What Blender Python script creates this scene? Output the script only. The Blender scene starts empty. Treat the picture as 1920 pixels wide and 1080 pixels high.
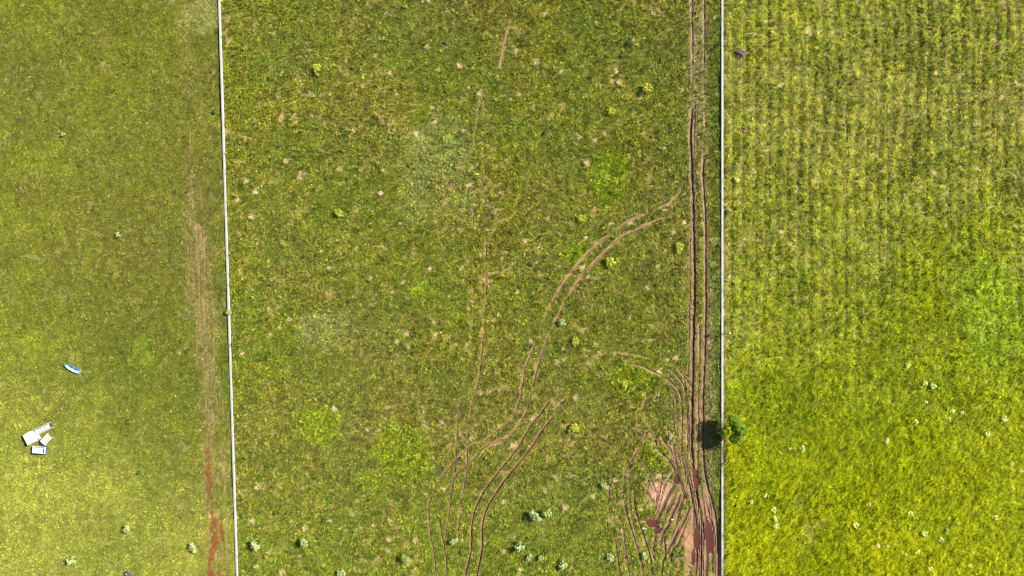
import bpy, bmesh, math
import numpy as np
from mathutils import Vector

# ------------------------------------------------------------------ camera, sky, sun, exposure
S = 15.0                       # 1 metre of ground = 15 pixels of the 1920 px wide photograph
CAM_H = 86.0
def W(u, v): return ((u - 960.0) / S, (540.0 - v) / S)

sc = bpy.context.scene
C = sc.collection
cam_d = bpy.data.cameras.new('camera'); cam = bpy.data.objects.new('camera', cam_d); C.objects.link(cam)
cam.location = (0, 0, CAM_H); cam.rotation_euler = (0, 0, 0)
cam_d.sensor_width = 36; cam_d.lens = 36 * CAM_H / 128.0
cam_d.clip_start = 1; cam_d.clip_end = 3000
sc.camera = cam
SUN_EL = math.radians(38); SUN_DIR = Vector((0.91, 0.41, 0)).normalized()
world = bpy.data.worlds.new('World'); sc.world = world; world.use_nodes = True
wn = world.node_tree.nodes; wl = world.node_tree.links
sky = wn.new('ShaderNodeTexSky'); sky.sky_type = 'NISHITA'; sky.sun_disc = False
sky.sun_elevation = SUN_EL
sky.sun_rotation = math.atan2(SUN_DIR.x, SUN_DIR.y)
wl.new(sky.outputs[0], wn['Background'].inputs[0]); wn['Background'].inputs[1].default_value = 0.06
sd = bpy.data.lights.new('sun', 'SUN'); sd.energy = 5.0; sd.angle = math.radians(0.5); sd.color = (1, 0.94, 0.82)
so = bpy.data.objects.new('sun', sd); C.objects.link(so)
to_sun = Vector((SUN_DIR.x * math.cos(SUN_EL), SUN_DIR.y * math.cos(SUN_EL), math.sin(SUN_EL)))
so.rotation_euler = to_sun.to_track_quat('Z', 'Y').to_euler(); so.location = (60, 30, 60)
sc.view_settings.view_transform = 'Standard'; sc.view_settings.look = 'None'
sc.cycles.filter_width = 1.0
sc.view_settings.gamma = 1; sc.view_settings.exposure = 1.08; sc.view_settings.use_curve_mapping = False

# ------------------------------------------------------------------ noise (numpy)
_T = [np.random.RandomState(100 + i).rand(256, 256).astype(np.float32) for i in range(8)]
def vnoise(x, y, seed):
    T = _T[seed % 8]; off = seed * 37.73
    x = x + off; y = y - off * 1.31
    xi = np.floor(x).astype(np.int64); yi = np.floor(y).astype(np.int64)
    fx = (x - xi); fy = (y - yi)
    fx = fx * fx * fx * (fx * (fx * 6 - 15) + 10); fy = fy * fy * fy * (fy * (fy * 6 - 15) + 10)
    x0 = xi & 255; x1 = (xi + 1) & 255; y0 = yi & 255; y1 = (yi + 1) & 255
    return (T[y0, x0] * (1 - fx) + T[y0, x1] * fx) * (1 - fy) + (T[y1, x0] * (1 - fx) + T[y1, x1] * fx) * fy
def fbm(x, y, size, seed, octv=3):
    """0..1, mean .5; size = metres of the largest lumps"""
    r = 0; a = 1.0; t = 0; ca, sa = math.cos(0.6), math.sin(0.6)
    px, py = x / size, y / size
    for k in range(octv):
        r = r + a * vnoise(px, py, seed + k * 3); t += a; a *= 0.55
        px, py = (px * ca - py * sa) * 2.03, (px * sa + py * ca) * 2.03
    return r / t
def ss(a, b, x):
    t = np.clip((x - a) / (b - a), 0, 1); return t * t * (3 - 2 * t)
def contrast(n, k): return np.clip((n - 0.5) * k + 0.5, 0, 1)
def blob(u, v, cu, cv, ru, rv, wob=None):
    d = np.sqrt(((u - cu) / ru) ** 2 + ((v - cv) / rv) ** 2)
    if wob is not None: d = d + (wob - 0.5) * 0.9
    return 1 - ss(0.55, 1.1, d)
def leftwall_u(v): return np.interp(v, [-3000, 0, 585, 1080, 4000], [412 - 92, 412, 430, 445.5, 445.5 + 91])
RW = 1353.5

# ------------------------------------------------------------------ tyre ruts traced in photo pixels
# (points, width px, depth m, wetness 0 dry pale .. 1 dark wet, strength 0 faint .. 1 bare, ribbon?)
TR = []
def tr(pts, w=4.5, d=0.10, wet=0.6, s=1.0): TR.append((pts, w * (.84 if pts[0][0] < 1285 else 1), d, wet, s))
# long pair along the right wall
tr([(1297,-400),(1297,-60),(1297,0),(1298,60),(1299,133)], 4.5, .09, .45, .8)
tr([(1299,133),(1298,170),(1297,215)], 3.5, .05, .3, .45)
tr([(1303,180),(1302,260),(1299,300)], 3, .06, .4, .6)
tr([(1298,207),(1295,250),(1297,296),(1298,335),(1299,360),(1301,462),(1302.6,543),(1300,645),(1299,719),(1298,780),(1297,827),(1300,878),(1306,920),(1311,950),(1318,985),(1322,1010)], 5.6, .19, .8, 1)
tr([(1320,-400),(1320,-60),(1320,0),(1321,60),(1320,126)], 4.2, .09, .45, .8)
tr([(1321,150),(1322,215),(1321,270)], 3.5, .05, .2, .4)
tr([(1320,293),(1318,333),(1322,400),(1322.6,462),(1323,564),(1322,645),(1319,730),(1318.5,790),(1319,850),(1321,885),(1329,922),(1338,951),(1344,984),(1347,1029),(1346,1080),(1345,1200)], 5.2, .14, .6, 1)
tr([(1312,610),(1311,686),(1309,740),(1309,793),(1308,850),(1307,885)], 4.2, .07, .35, .75)
tr([(1294,420),(1294,515),(1292,600),(1292,645),(1290,715)], 2.6, .05, .5, .6)
tr([(1285,480),(1284,560),(1283,610)], 2, .03, .3, .35)
tr([(1272,430),(1271,520),(1270,600)], 2, .03, .3, .35)
tr([(1252,570),(1250,640)], 2.4, .03, .15, .4)
# curve of arcs joining the pair
tr([(1112,668),(1130,664),(1153,661),(1181,664),(1205,668)], 3.4, .03, .1, .55)
tr([(1172,680),(1201,686),(1226,698),(1246,708),(1263,722),(1275,738),(1279,765),(1278,833),(1281,870),(1288,905)], 4.4, .08, .5, .85)
tr([(1243,701),(1260,727),(1268,750),(1270,790),(1269,840)], 3.6, .05, .45, .7)
tr([(1257,694),(1273,710),(1285,733),(1289,777),(1288,853),(1288,920)], 3.8, .07, .3, .8)
tr([(1272,692),(1290,717),(1297,730)], 4.2, .08, .4, .9)
tr([(1240,715),(1228,751)], 3.6, .05, .2, .6)
tr([(1214,735),(1202,775),(1193,800),(1180,820)], 3, .04, .3, .5)
tr([(1238,805),(1222,835)], 4, .05, .3, .6)
tr([(1212,810),(1198,838),(1187,858),(1177,873),(1171,896),(1168,930)], 3.4, .06, .4, .65)
tr([(1168,830),(1140,862),(1125,880)], 3, .03, .2, .4)
# lower right muddle
tr([(1149,893),(1142,922),(1143,960),(1153,1007),(1159,1051),(1163,1085),(1170,1180)], 3.4, .08, .6, .8)
tr([(1166,978),(1172,1024),(1179,1080),(1186,1180)], 3.2, .07, .5, .8)
tr([(1170,938),(1178,973),(1192,1018),(1203,1053),(1206,1085),(1208,1180)], 3.8, .1, .7, .95)
tr([(1188,920),(1193,960),(1209,1011),(1221,1051),(1223,1085),(1227,1180)], 3.8, .1, .6, .9)
tr([(1230,1000),(1226,1028),(1224,1040),(1229,1052)], 4.5, .1, .7, .9)
tr([(1246,1010),(1248,1040),(1243,1058),(1241,1085),(1239,1180)], 4.2, .1, .7, .95)
tr([(1293,953),(1287,970),(1275,992),(1262,1016),(1251,1038)], 5.0, .12, .75, 1)
tr([(1276,929),(1269,950),(1262,964),(1254,985),(1244,1002),(1238,1024)], 6.4, .12, .75, 1)
tr([(1266,902),(1262,915),(1253,930),(1245,950),(1238,966),(1229,986)], 7.4, .12, .75, 1)
tr([(1268,925),(1258,950),(1248,972)], 4.0, .1, .6, .9)
tr([(1228,818),(1233,840),(1253,862),(1271,893),(1284,924),(1280,940),(1270,962)], 4.2, .1, .6, .9)
tr([(1240,820),(1253,840),(1271,860),(1287,878),(1289,898),(1286,920)], 4.2, .1, .5, .9)
tr([(1262,835),(1268,870),(1270,895),(1262,910)], 6.0, .1, .65, .95)
tr([(1273,838),(1284,862),(1290,884),(1291,905)], 4.6, .09, .5, .9)
tr([(1240,830),(1225,845)], 3, .05, .2, .6)
tr([(1291,905),(1295,920),(1304,964),(1307,990),(1307,1040),(1304,1085),(1303,1180)], 5.0, .1, .6, .95)
tr([(1313,952),(1315,1009),(1314,1085),(1314,1180)], 4.4, .1, .6, .9)
tr([(1328,985),(1326,1040),(1324,1085),(1323,1180)], 6.0, .1, .65, .95)
tr([(1331,928),(1334,965),(1337,1009),(1335,1085),(1335,1180)], 3.8, .07, .4, .8)
tr([(1253,1041),(1268,1045),(1284,1048)], 3.4, .06, .5, .7)
tr([(1291,998),(1282,1018),(1272,1040)], 3.0, .05, .4, .6)
tr([(1212,893),(1217,908),(1223,920)], 3.4, .07, .5, .8)
tr([(1219,893),(1224,905),(1229,922)], 4.2, .1, .7, .9)
tr([(1241,888),(1240,905),(1238,915)], 3.2, .07, .6, .8)
tr([(1258,885),(1248,905),(1240,925)], 3.2, .05, .2, .7)
tr([(1262,900),(1250,918),(1242,935)], 3.0, .05, .15, .7)
tr([(1227,958),(1222,970)], 4.0, .07, .5, .8)
# lower centre
tr([(890,828),(875,843),(851,867),(824,899),(810,929),(804,953),(807,1003),(814,1041),(817,1085),(820,1180)], 3.4, .08, .45, .8)
tr([(940,822),(910,837),(893,855),(869,876),(853,893),(832,929),(824,961),(829,1006),(836,1044),(837,1085),(838,1180)], 3.8, .09, .45, .8)
tr([(864,745),(858,799),(856,834),(853,879),(847,920),(841,967),(834,1010)], 2.8, .07, .6, .7)
tr([(885,755),(878,804),(876,837),(875,879),(869,917),(863,961),(858,1012),(856,1085),(855,1180)], 3.2, .07, .4, .65)
tr([(1030,752),(1014,775),(999,793),(984,816),(970,840),(949,867),(928,893),(907,923),(891,956),(884,991),(884,1027),(878,1056),(872,1085),(862,1180)], 4.3, .13, .75, 1)
tr([(1038,780),(1017,807),(999,834),(976,864),(952,893),(931,923),(913,953),(904,985),(904,1021),(900,1050),(894,1085),(886,1180)], 4.3, .13, .75, 1)
# two big arcs climbing to the upper right
tr([(1281,345),(1275,360),(1259,376),(1240,388),(1214,400)], 3.2, .03, .1, .5)
tr([(1216,399),(1185,411),(1153,433),(1120,458),(1092,486),(1063,523),(1039,560),(1022,596),(1006,637),(990,674),(981,706),(975,747),(963,775),(953,792),(938,802),(928,810)], 4.0, .07, .3, .85)
tr([(1214,420),(1190,430),(1165,443),(1140,466),(1112,494),(1087,523),(1063,560),(1043,600),(1022,645),(1008,686),(998,727),(988,767),(975,792),(958,813)], 4.0, .07, .3, .85)
tr([(1091,519),(1105,545),(1110,570),(1114,600)], 2.4, .04, .6, .5)
tr([(1079,540),(1092,562),(1098,590)], 2.2, .04, .6, .4)
tr([(1042,763),(1060,745)], 4.5, .03, .05, .5)
# faint old pair up the middle
tr([(955,50),(948,76),(942,104),(938,125)], 4.6, .03, .15, .6)
tr([(907,130),(905,163),(898,200),(890,274)], 2.8, .06, .4, .55)
tr([(918,205),(914,240),(911,265)], 2.8, .06, .5, .6)
tr([(908,300),(905,330),(907,370),(908,425)], 2.8, .04, .1, .55)
tr([(889,335),(887,380),(888,430)], 2.4, .03, .15, .35)
tr([(911,450),(912,523),(909,590),(904,650),(899,700),(891,735),(884,760)], 3.0, .06, .3, .65)
tr([(890,490),(889,560),(886,620),(882,660)], 2.4, .04, .3, .4)
tr([(467,880),(466,940),(466,1000)], 2.0, .05, .6, .5)
tr([(905,160),(908,230),(906,300)], 2.4, .04, .3, .5); tr([(907,420),(911,455)], 2.4, .04, .2, .5); tr([(893,725),(884,765)], 2.8, .06, .4, .65)
tr([(975,745),(962,778),(945,797),(925,812),(908,825),(888,832)], 3.6, .05, .15, .65); tr([(975,790),(958,812),(938,826),(915,836)], 3.6, .05, .15, .65)
tr([(1212,421),(1232,412),(1250,404)], 3, .03, .1, .5)
# many finer strands in the churned fan
for a_, b_, c_, w_, t_ in (((1282,700),(1292,790),(1291,860),2.4,.4), ((1262,735),(1264,800),(1274,860),2.6,.3), ((1250,800),(1262,860),(1282,930),2.8,.5), ((1286,860),(1300,930),(1301,1010),2.6,.4),
        ((1312,900),(1320,950),(1330,1040),2.8,.4), ((1296,900),(1310,985),(1311,1080),2.6,.3), ((1321,930),(1341,1010),(1340,1080),2.8,.4), ((1235,850),(1222,880),(1212,930),2.4,.4), ((1262,930),(1246,975),(1236,1010),3.2,.6),
        ((1280,940),(1268,985),(1254,1020),3,.6), ((1296,960),(1276,1010),(1258,1040),2.6,.3), ((1278,985),(1262,1030),(1256,1075),2.8,.5), ((1156,930),(1164,1000),(1174,1060),2.2,.5), ((1180,880),(1184,960),(1200,1030),2.4,.4),
        ((1243,900),(1233,940),(1224,975),2.6,.15), ((1252,895),(1240,935),(1230,970),2.6,.2), ((1233,893),(1233,925),(1231,950),2.4,.1), ((1207,905),(1215,925),(1225,945),2.4,.3), ((1320,1000),(1318,1050),(1319,1100),3,.6), ((1276,1050),(1270,1070),(1268,1100),2.6,.4)):
    tr([a_, b_, c_], w_, .07, t_, .8)
# left field
for du_, y0, y1, s_ in ((-14, 300, 700, .35), (-5, 230, 860, .5), (2, 420, 900, .45), (9, 330, 840, .5), (17, 480, 1080, .35), (25, 560, 1080, .3), (-24, 380, 620, .25), (-3, 40, 200, .3)):
    tr([(float(np.interp(v_, [0, 250, 480, 700, 850, 1080], [352, 360, 377, 388, 398, 402])) + du_ + 2 * math.sin(v_ / 37 + du_), v_) for v_ in range(y0, y1 + 1, 40)], 2.6, .04, .35, s_)
tr([(341,945),(346,975),(352,1005)], 2.2, .06, .8, .7)
tr([(359,935),(364,958)], 2.2, .05, .6, .6)
tr([(372,420),(371,480),(374,540),(378,600)], 2.4, .03, .5, .4)
tr([(384,450),(384,560),(388,640)], 2.4, .03, .5, .35)
for uu, y0, y1 in ((1372,60,560),(1391,0,420),(1417,180,620),(1441,0,520),(1516,40,420),(1586,120,560),(1640,0,300),(1738,0,380),(1832,0,330),(1868,60,420),(1495,300,560),(1663,200,520)):
    tr([(uu,y0-(300 if y0==0 else 0)),(uu+2,(y0+y1)/2),(uu,y1)], 2.4, .06, .5, .26)

def resample(pts, step=0.12):
    """smooth polyline (Catmull-Rom) in world metres"""
    P = [np.array(W(*p)) for p in pts]
    P = [2 * P[0] - P[1]] + P + [2 * P[-1] - P[-2]]
    out = []
    for i in range(1, len(P) - 2):
        p0, p1, p2, p3 = P[i - 1:i + 3]
        n = max(2, int(np.linalg.norm(p2 - p1) / step))
        for k in range(n):
            t = k / n
            out.append(0.5 * (2 * p1 + (p2 - p0) * t + (2 * p0 - 5 * p1 + 4 * p2 - p3) * t * t + (3 * p1 - p0 - 3 * p2 + p3) * t ** 3))
    out.append(P[-2])
    return np.array(out)

# ------------------------------------------------------------------ ground sheet: fine in the middle, coarse to the horizon
DX = 0.125; HX, HY = 72.0, 44.0
core_x = np.arange(-HX, HX + 1e-6, DX); core_y = np.arange(-HY, HY + 1e-6, DX)
def outer(h):
    r = [h]; s = 0.3
    while r[-1] < 1500: r.append(r[-1] + s); s *= 1.13
    return np.array(r[1:])
gx = np.concatenate([-outer(HX)[::-1], core_x, outer(HX)]); gy = np.concatenate([-outer(HY)[::-1], core_y, outer(HY)])
ox, oy = len(outer(HX)), len(outer(HY))
X, Y = np.meshgrid(gx, gy)                # rows = y
NY, NX = X.shape
rut = np.zeros((NY, NX), np.float32)      # depth of rut in metres
bare = np.zeros((NY, NX), np.float32)     # bare soil 0..1
wetm = np.zeros((NY, NX), np.float32)
near = np.zeros((NY, NX), np.float32)     # trodden margin
TRW = []
for k, (pts, w, d, wet, s) in enumerate(TR):
    P = resample(pts); wm = w / S / 2
    L = np.arange(len(P)) * 0.12
    jit = fbm(L, L * 0 + k * 7.7, 0.7, 2, 3)
    gap = fbm(L, L * 0 + k * 3.1, 2.2, 5, 3)
    TRW.append((P, wm, d, wet, s, jit, gap))
    R = wm * 2.6
    for i in range(0, len(P)):
        x, y = P[i]
        i0 = int(round((x - gx[ox]) / DX)) + ox; j0 = int(round((y - gy[oy]) / DX)) + oy
        n = int(R / DX) + 2
        if i0 < n or j0 < n or i0 >= NX - n or j0 >= NY - n or abs(x) > HX - 1 or abs(y) > HY - 1: continue
        sl = (slice(j0 - n, j0 + n + 1), slice(i0 - n, i0 + n + 1))
        dd = np.hypot(X[sl] - x, Y[sl] - y)
        ww = wm * (0.75 + 0.5 * jit[i])
        core = 1 - ss(ww * 0.55, ww * 1.25, dd)
        st = s if s >= 0.9 else s * (0.35 + 1.3 * float(ss(0.3, 0.62, gap[i])))
        rut[sl] = np.maximum(rut[sl], core * d)
        bare[sl] = np.maximum(bare[sl], core * min(st, 1))
        wetm[sl] = np.maximum(wetm[sl], core * wet)
        near[sl] = np.maximum(near[sl], (1 - ss(ww, R, dd)) * st)

PUDDLES = [  # centre, half sizes px, rotation deg
    ((1222.5, 982), (10.5, 7.5), -12), ((1233, 995), (7.5, 6.5), 20), ((1306, 899), (6, 19), 6),
    ((1307, 1013), (6, 26), 0), ((1330, 1008), (7.5, 33), 4), ((1300, 1046), (4, 16), 0), ((1268, 899), (4.5, 9), 20)]

def fields(x, y):
    """look of the vegetation at world points: dict of maps"""
    u = x * S + 960; v = 540 - y * S
    n_big = fbm(x, y, 22, 1, 4); n_mid = fbm(x, y, 6, 2, 4); n_sm = fbm(x, y, 1.6, 3, 3); n_sp = fbm(x, y, 0.8, 4, 2)
    n_b2 = fbm(x, y, 14, 6, 4); n_m2 = fbm(x, y, 4, 7, 3)
    lw = leftwall_u(v)
    L = u < lw; R = u > RW; M = ~(L | R)
    m = lambda c: np.array(c, np.float32)
    def mix(a, b, t): return a * (1 - t[..., None]) + b * t[..., None]
    one = np.ones_like(u, np.float32)
    # ---- middle field
    cM = mix(m([.205, .262, .016]) * one[..., None], m([.305, .318, .020]), contrast(n_mid, 2.2))
    cM = mix(cM, m([.275, .235, .060]), contrast(n_b2, 2.4) * 0.40)
    pale = blob(u, v, 835, 330, 85, 110, n_mid) * .85 * (.4 + .6 * contrast(n_m2, 3)) + blob(u, v, 615, 615, 55, 45, n_mid) * .6 * (.4 + .6 * contrast(n_m2, 3))
    cM = mix(cM, m([.38, .40, .105]), np.clip(pale, 0, .6))
    low = ss(850, 1080, v + (n_b2 - .5) * 200)
    cM = mix(cM, m([.25, .33, .018]), low * .55)
    leafy = np.zeros_like(u)
    for cu, cv, ru, rv in ((1148, 335, 40, 62), (592, 795, 48, 40), (765, 850, 62, 62), (1190, 712, 52, 40), (790, 545, 30, 22), (1235, 848, 42, 36), (700, 900, 40, 25), (1080, 480, 30, 30)):
        leafy = np.maximum(leafy, blob(u, v, cu, cv, ru, rv, n_m2))
    cM = mix(cM, m([.34, .43, .014]), leafy * .7)
    n_s5 = fbm(x, y, .6, 17, 2)
    dryM = ss(.62, .78, n_s5) * (.30 + .6 * ss(.42, .62, n_mid)) * (1 - leafy * .8)
    spots = ss(.70, .77, n_s5) * ss(.38, .6, n_m2)
    pinkM = spots * (1 - leafy)
    strip = (1 - ss(10, 26, np.abs(u - 1308))) * (1 - ss(250, 420, v)) * .8 + (1 - ss(4, 10, np.abs(u - 1334))) * ss(440, 560, v) * (1 - ss(920, 1000, v)) * .9
    cM = mix(cM, m([.27, .245, .12]), np.clip(strip, 0, 1) * .45)
    mud = blob(u, v, 1300, 985, 52, 110, n_mid) * ss(880, 960, v)
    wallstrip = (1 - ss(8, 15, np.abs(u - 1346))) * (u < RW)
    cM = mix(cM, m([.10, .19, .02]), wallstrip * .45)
    # ---- left field
    cL = mix(m([.150, .195, .013]) * one[..., None], m([.215, .240, .013]), contrast(n_b2 * .5 + n_mid * .5, 3.))
    cL = mix(cL, m([.22, .195, .035]), contrast(n_big, 2.6) * .45 * (1 - ss(750, 1000, v)))
    cL = mix(cL, m([.28, .33, .014]), np.clip((1 - ss(60, 260, u)) * contrast(n_m2, 2) * .6, 0, 1))
    cL = mix(cL, m([.46, .48, .070]), ss(620, 1040, v + (200 - u) * .5) * (.45 + .4 * contrast(n_mid, 2)))  # washed lower left: own growth tone plus some sheen put into the colour
    cL = mix(cL, m([.43, .42, .14]), blob(u, v, 385, 20, 45, 40, n_m2) * .5)
    cL = mix(cL, m([.27, .38, .015]), blob(u, v, 268, 660, 26, 34, n_sm) * .5)
    sc_u = np.interp(v, [0, 250, 480, 700, 850, 1080], [352, 360, 377, 388, 398, 402])
    sstr = (1 - ss(6, 36, np.abs(u - sc_u) + (n_m2 - .5) * 30)) * (.25 + .75 * ss(220, 480, v))
    cL = mix(cL, m([.25, .185, .055]), sstr * .28)
    dryL = sstr * .30 * ss(.35, .6, n_sm)
    soilL = (1 - ss(3, 9, np.abs(u - np.interp(v, [840, 880, 938, 964, 975, 1010, 1060, 1090], [390, 393, 395, 397, 401, 402, 396, 397])) + (n_sp - .5) * 10)) * ss(800, 900, v + (n_sm - .5) * 90)
    soilL = np.maximum(soilL, (1 - ss(2, 6, np.abs(u - np.interp(v, [960, 1018], [413, 419])) + (n_sp - .5) * 6)) * ss(955, 975, v) * (1 - ss(1015, 1025, v)))
    soilL = np.maximum(soilL, blob(u, v, 419, 1072, 13, 15, n_sp))
    soilL = np.maximum(soilL, blob(u, v, 402, 982, 8, 18, n_sp))
    soilL = np.maximum(soilL, blob(u, v, 410, 977, 9, 4, n_sp))
    soilL = soilL * ss(.30, .50, fbm(x, y * .6, .35, 19, 2))
    # ---- right field
    rows = .5 + .5 * np.sin((u + (n_big - .5) * 22) * 2 * math.pi / 21.5 + (n_m2 - .5) * 2.0)
    top = 1 - ss(430, 900, v + (n_big - .5) * 420 + (n_mid - .5) * 160 + (u - 1640) * .30)
    cR = mix(m([.275, .335, .010]) * one[..., None], m([.42, .46, .014]), contrast(n_m2, 2.0))
    cR = mix(cR, m([.46, .41, .08]), top * contrast(n_b2, 2.4) * .4)
    cR = mix(cR, m([.19, .23, .012]), top * (1 - rows) ** 2 * .6)
    lush = (1 - top)
    cR = mix(cR, mix(m([.43, .51, .005]) * one[..., None], m([.66, .67, .006]), contrast(n_b2 * .6 + n_mid * .4, 2.4)), lush * .8)
    cR = mix(cR, m([.38, .56, .008]), blob(u, v, 1870, 600, 80, 150, n_mid) * .6)
    cR = mix(cR, m([.30, .37, .012]), blob(u, v, 1470, 760, 120, 60, n_mid) * .5)
    cR = mix(cR, m([.60, .66, .04]), ss(1700, 1930, u) * ss(300, 1000, v) * .35)  # brighter lower right: lush growth with some sheen painted into the colour
    edge = 1 - ss(4, 12, u - RW)
    cR = mix(cR, m([.20, .17, .09]), np.clip(edge * .7, 0, 1))
    dryR = top * (.10 + .45 * ss(.45, .65, n_sm)) * (.35 + .65 * rows) + .9 * blob(u, v, 1520, 975, 38, 62, n_sm) * ss(.4, .55, n_sp) + edge * .5
    flat = blob(u, v, 1640, 860, 190, 95, n_mid) + blob(u, v, 1850, 950, 120, 140, n_mid) + blob(u, v, 1390, 880, 30, 26, n_mid)
    col = np.where(L[..., None], cL, np.where(R[..., None], cR, cM))
    dry = np.where(L, dryL, np.where(R, dryR, dryM + strip * .35))
    pink = np.where(M, pinkM * .9, np.where(R, ss(.72, .8, n_sp) * .5 * top, ss(.74, .8, n_sp) * .25))
    soil = np.where(L, soilL, np.where(M, mud * ss(.42, .60, vnoise(x / .28, y / 2.2, 5)) * .85 + blob(u, v, 1237, 924, 29, 30, n_sp) * .85, 0))
    ang = np.arctan2(u - 1233, 975 - v)
    streak = ss(.42, .60, vnoise(ang * 16, np.hypot(u - 1233, v - 975) / 30, 6))
    palesoil = np.where(M, blob(u, v, 1237, 922, 30, 32, n_sp) * streak, 0)
    hgt = 1.25 * np.where(L, .65, np.where(R, 1.15 + .5 * lush, .95 + .1 * leafy)) * (.7 + .6 * n_mid)
    hgt = np.where(R, hgt * (1 - .35 * (1 - rows) * top), hgt)
    return dict(u=u, v=v, col=col, dry=np.clip(dry, 0, 1), pink=np.clip(pink, 0, 1), soil=np.clip(soil, 0, 1), palesoil=palesoil,
                hgt=hgt, lush=np.where(R, lush, 0), leafy=np.where(M, leafy, 0), n_sm=n_sm, n_sp=n_sp, L=L, M=M, R=R, rows=rows, top=top, sstr=np.where(L, sstr, 0),
                flat=np.where(R, np.clip(flat, 0, 1), 0), n_mid=n_mid)

F = fields(X, Y)
inside = (np.abs(X) < HX) & (np.abs(Y) < HY)
def relief(x, y):
    return (fbm(x, y, 9, 11, 2) - .5) * .35 + (fbm(x, y, 1.1, 12, 2) - .5) * .13
Zb = relief(X, Y).astype(np.float32)
fine = (fbm(X, Y, .42, 14, 2) - .5) * .09 * inside
rowdip = np.where(F['R'], -(1 - F['rows']) * F['top'] * .06, 0)
Z = Zb + fine * (1 - np.clip(near, 0, 1)) + rowdip * inside - rut * 1.35
pud_mask = np.zeros_like(Z)
PW = []
for (cu, cv), (ru, rv), rot in PUDDLES:
    a = math.radians(rot); du = F['u'] - cu; dv = F['v'] - cv
    q = np.sqrt(((du * math.cos(a) - dv * math.sin(a)) / ru) ** 2 + ((du * math.sin(a) + dv * math.cos(a)) / rv) ** 2)
    mk = 1 - ss(.75, 1.25, q + (F['n_sp'] - .5) * .5); pud_mask = np.maximum(pud_mask, mk)
    cx, cy = W(cu, cv); PW.append(float(relief(np.array([cx]), np.array([cy]))[0]) - .05)
    Z = np.where(mk > 0, np.minimum(Z, Z * (1 - mk) + mk * (PW[-1] - .06)), Z)
# small worn and straw coloured spots of the middle field
rs_ = np.random.RandomState(31); pk = np.zeros_like(Z); nsp_ = 0
while nsp_ < 520:
    uu, vv = rs_.uniform(445, 1285), rs_.uniform(-20, 1100); x_, y_ = W(uu, vv)
    if rs_.rand() > .15 + float(contrast(fbm(np.array([x_]), np.array([y_]), 5, 7, 2), 4)[0]): continue
    nsp_ += 1; rad_ = rs_.uniform(.12, .20) if rs_.rand() < .65 else rs_.uniform(.2, .42)
    i0 = int(round((x_ - gx[ox]) / DX)) + ox; j0 = int(round((y_ - gy[oy]) / DX)) + oy; n_ = 6
    sl = (slice(j0 - n_, j0 + n_ + 1), slice(i0 - n_, i0 + n_ + 1))
    an_ = np.arctan2(Y[sl] - y_, X[sl] - x_); ph_ = rs_.rand(2) * 6
    d_ = np.hypot(X[sl] - x_, Y[sl] - y_) / (rad_ * (1 + .3 * np.sin(3 * an_ + ph_[0]) + .2 * np.sin(5 * an_ + ph_[1])))
    pk[sl] = np.maximum(pk[sl], (1 - ss(.5, 1.3, d_)) * rs_.uniform(.5, 1))
F['pink'] = np.where(F['M'], pk, F['pink'])
bare = np.maximum(bare, np.maximum(F['soil'] * .95, pud_mask))

# ground colour: thatch and litter, darkened as shade between the plants, red earth where bare
m = lambda c: np.array(c, np.float32)
veg = F['col']
gcol = veg * .42 + m([.03, .022, .008]) * .5
gcol = gcol * (1 - (F['dry'] * .55)[..., None]) + m([.32, .25, .12]) * (F['dry'] * .55)[..., None]
gcol = gcol * (1 - (F['pink'] * .85)[..., None]) + m([.56, .41, .28]) * (F['pink'] * .85)[..., None]
red_dry = m([.29, .155, .10]); red_wet = m([.11, .038, .024]); orange = m([.17, .062, .018]); palep = m([.46, .31, .23])
soilc = np.where(F['L'][..., None], np.where(F['soil'][..., None] > .05, orange, m([.19, .11, .055])), red_dry * (1 - wetm[..., None] * .9) + red_wet * (wetm[..., None] * .9))
soilc = soilc * (.75 + .5 * F['n_sm'])[..., None]
soilc = soilc * (1 - F['palesoil'][..., None] * .75 * (rut < .05)[..., None]) + palep * F['palesoil'][..., None] * .75 * (rut < .05)[..., None]
nr = (np.clip(near, 0, 1) * .55)[..., None]
gcol = gcol * (1 - nr) + m([.30, .21, .12]) * nr
bb = ss(.15, .75, bare)[..., None]
gcol = gcol * (1 - bb) + soilc * bb
gcol = gcol * np.where(inside, 1, .85)[..., None]      # beyond the built plants the sheet is darkened in place of plant shadows

def mesh_from(name, verts, faces4=None, faces3=None):
    me = bpy.data.meshes.new(name)
    me.vertices.add(len(verts)); me.vertices.foreach_set('co', np.asarray(verts, np.float32).ravel())
    idx = []; tot = []
    if faces4 is not None and len(faces4): idx.append(np.asarray(faces4).ravel()); tot += [4] * len(faces4)
    if faces3 is not None and len(faces3): idx.append(np.asarray(faces3).ravel()); tot += [3] * len(faces3)
    if idx:
        idx = np.concatenate(idx).astype(np.int32); tot = np.array(tot, np.int32)
        me.loops.add(len(idx)); me.loops.foreach_set('vertex_index', idx)
        me.polygons.add(len(tot)); me.polygons.foreach_set('loop_start', np.concatenate([[0], np.cumsum(tot)[:-1]]).astype(np.int32))
        me.polygons.foreach_set('loop_total', tot)
        me.update(calc_edges=True)
    return me
def set_col(me, name, col):
    a = me.attributes.new(name, 'FLOAT_COLOR', 'POINT')
    c = np.ones((len(me.vertices), 4), np.float32); c[:, :3] = col; a.data.foreach_set('color', c.ravel())

def link(name, me, mat=None, parent=None, **props):
    o = bpy.data.objects.new(name, me); C.objects.link(o)
    if mat is not None and me is not None and not me.materials: me.materials.append(mat)
    if parent: o.parent = parent
    for k, v_ in props.items(): o[k] = v_
    return o

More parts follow.
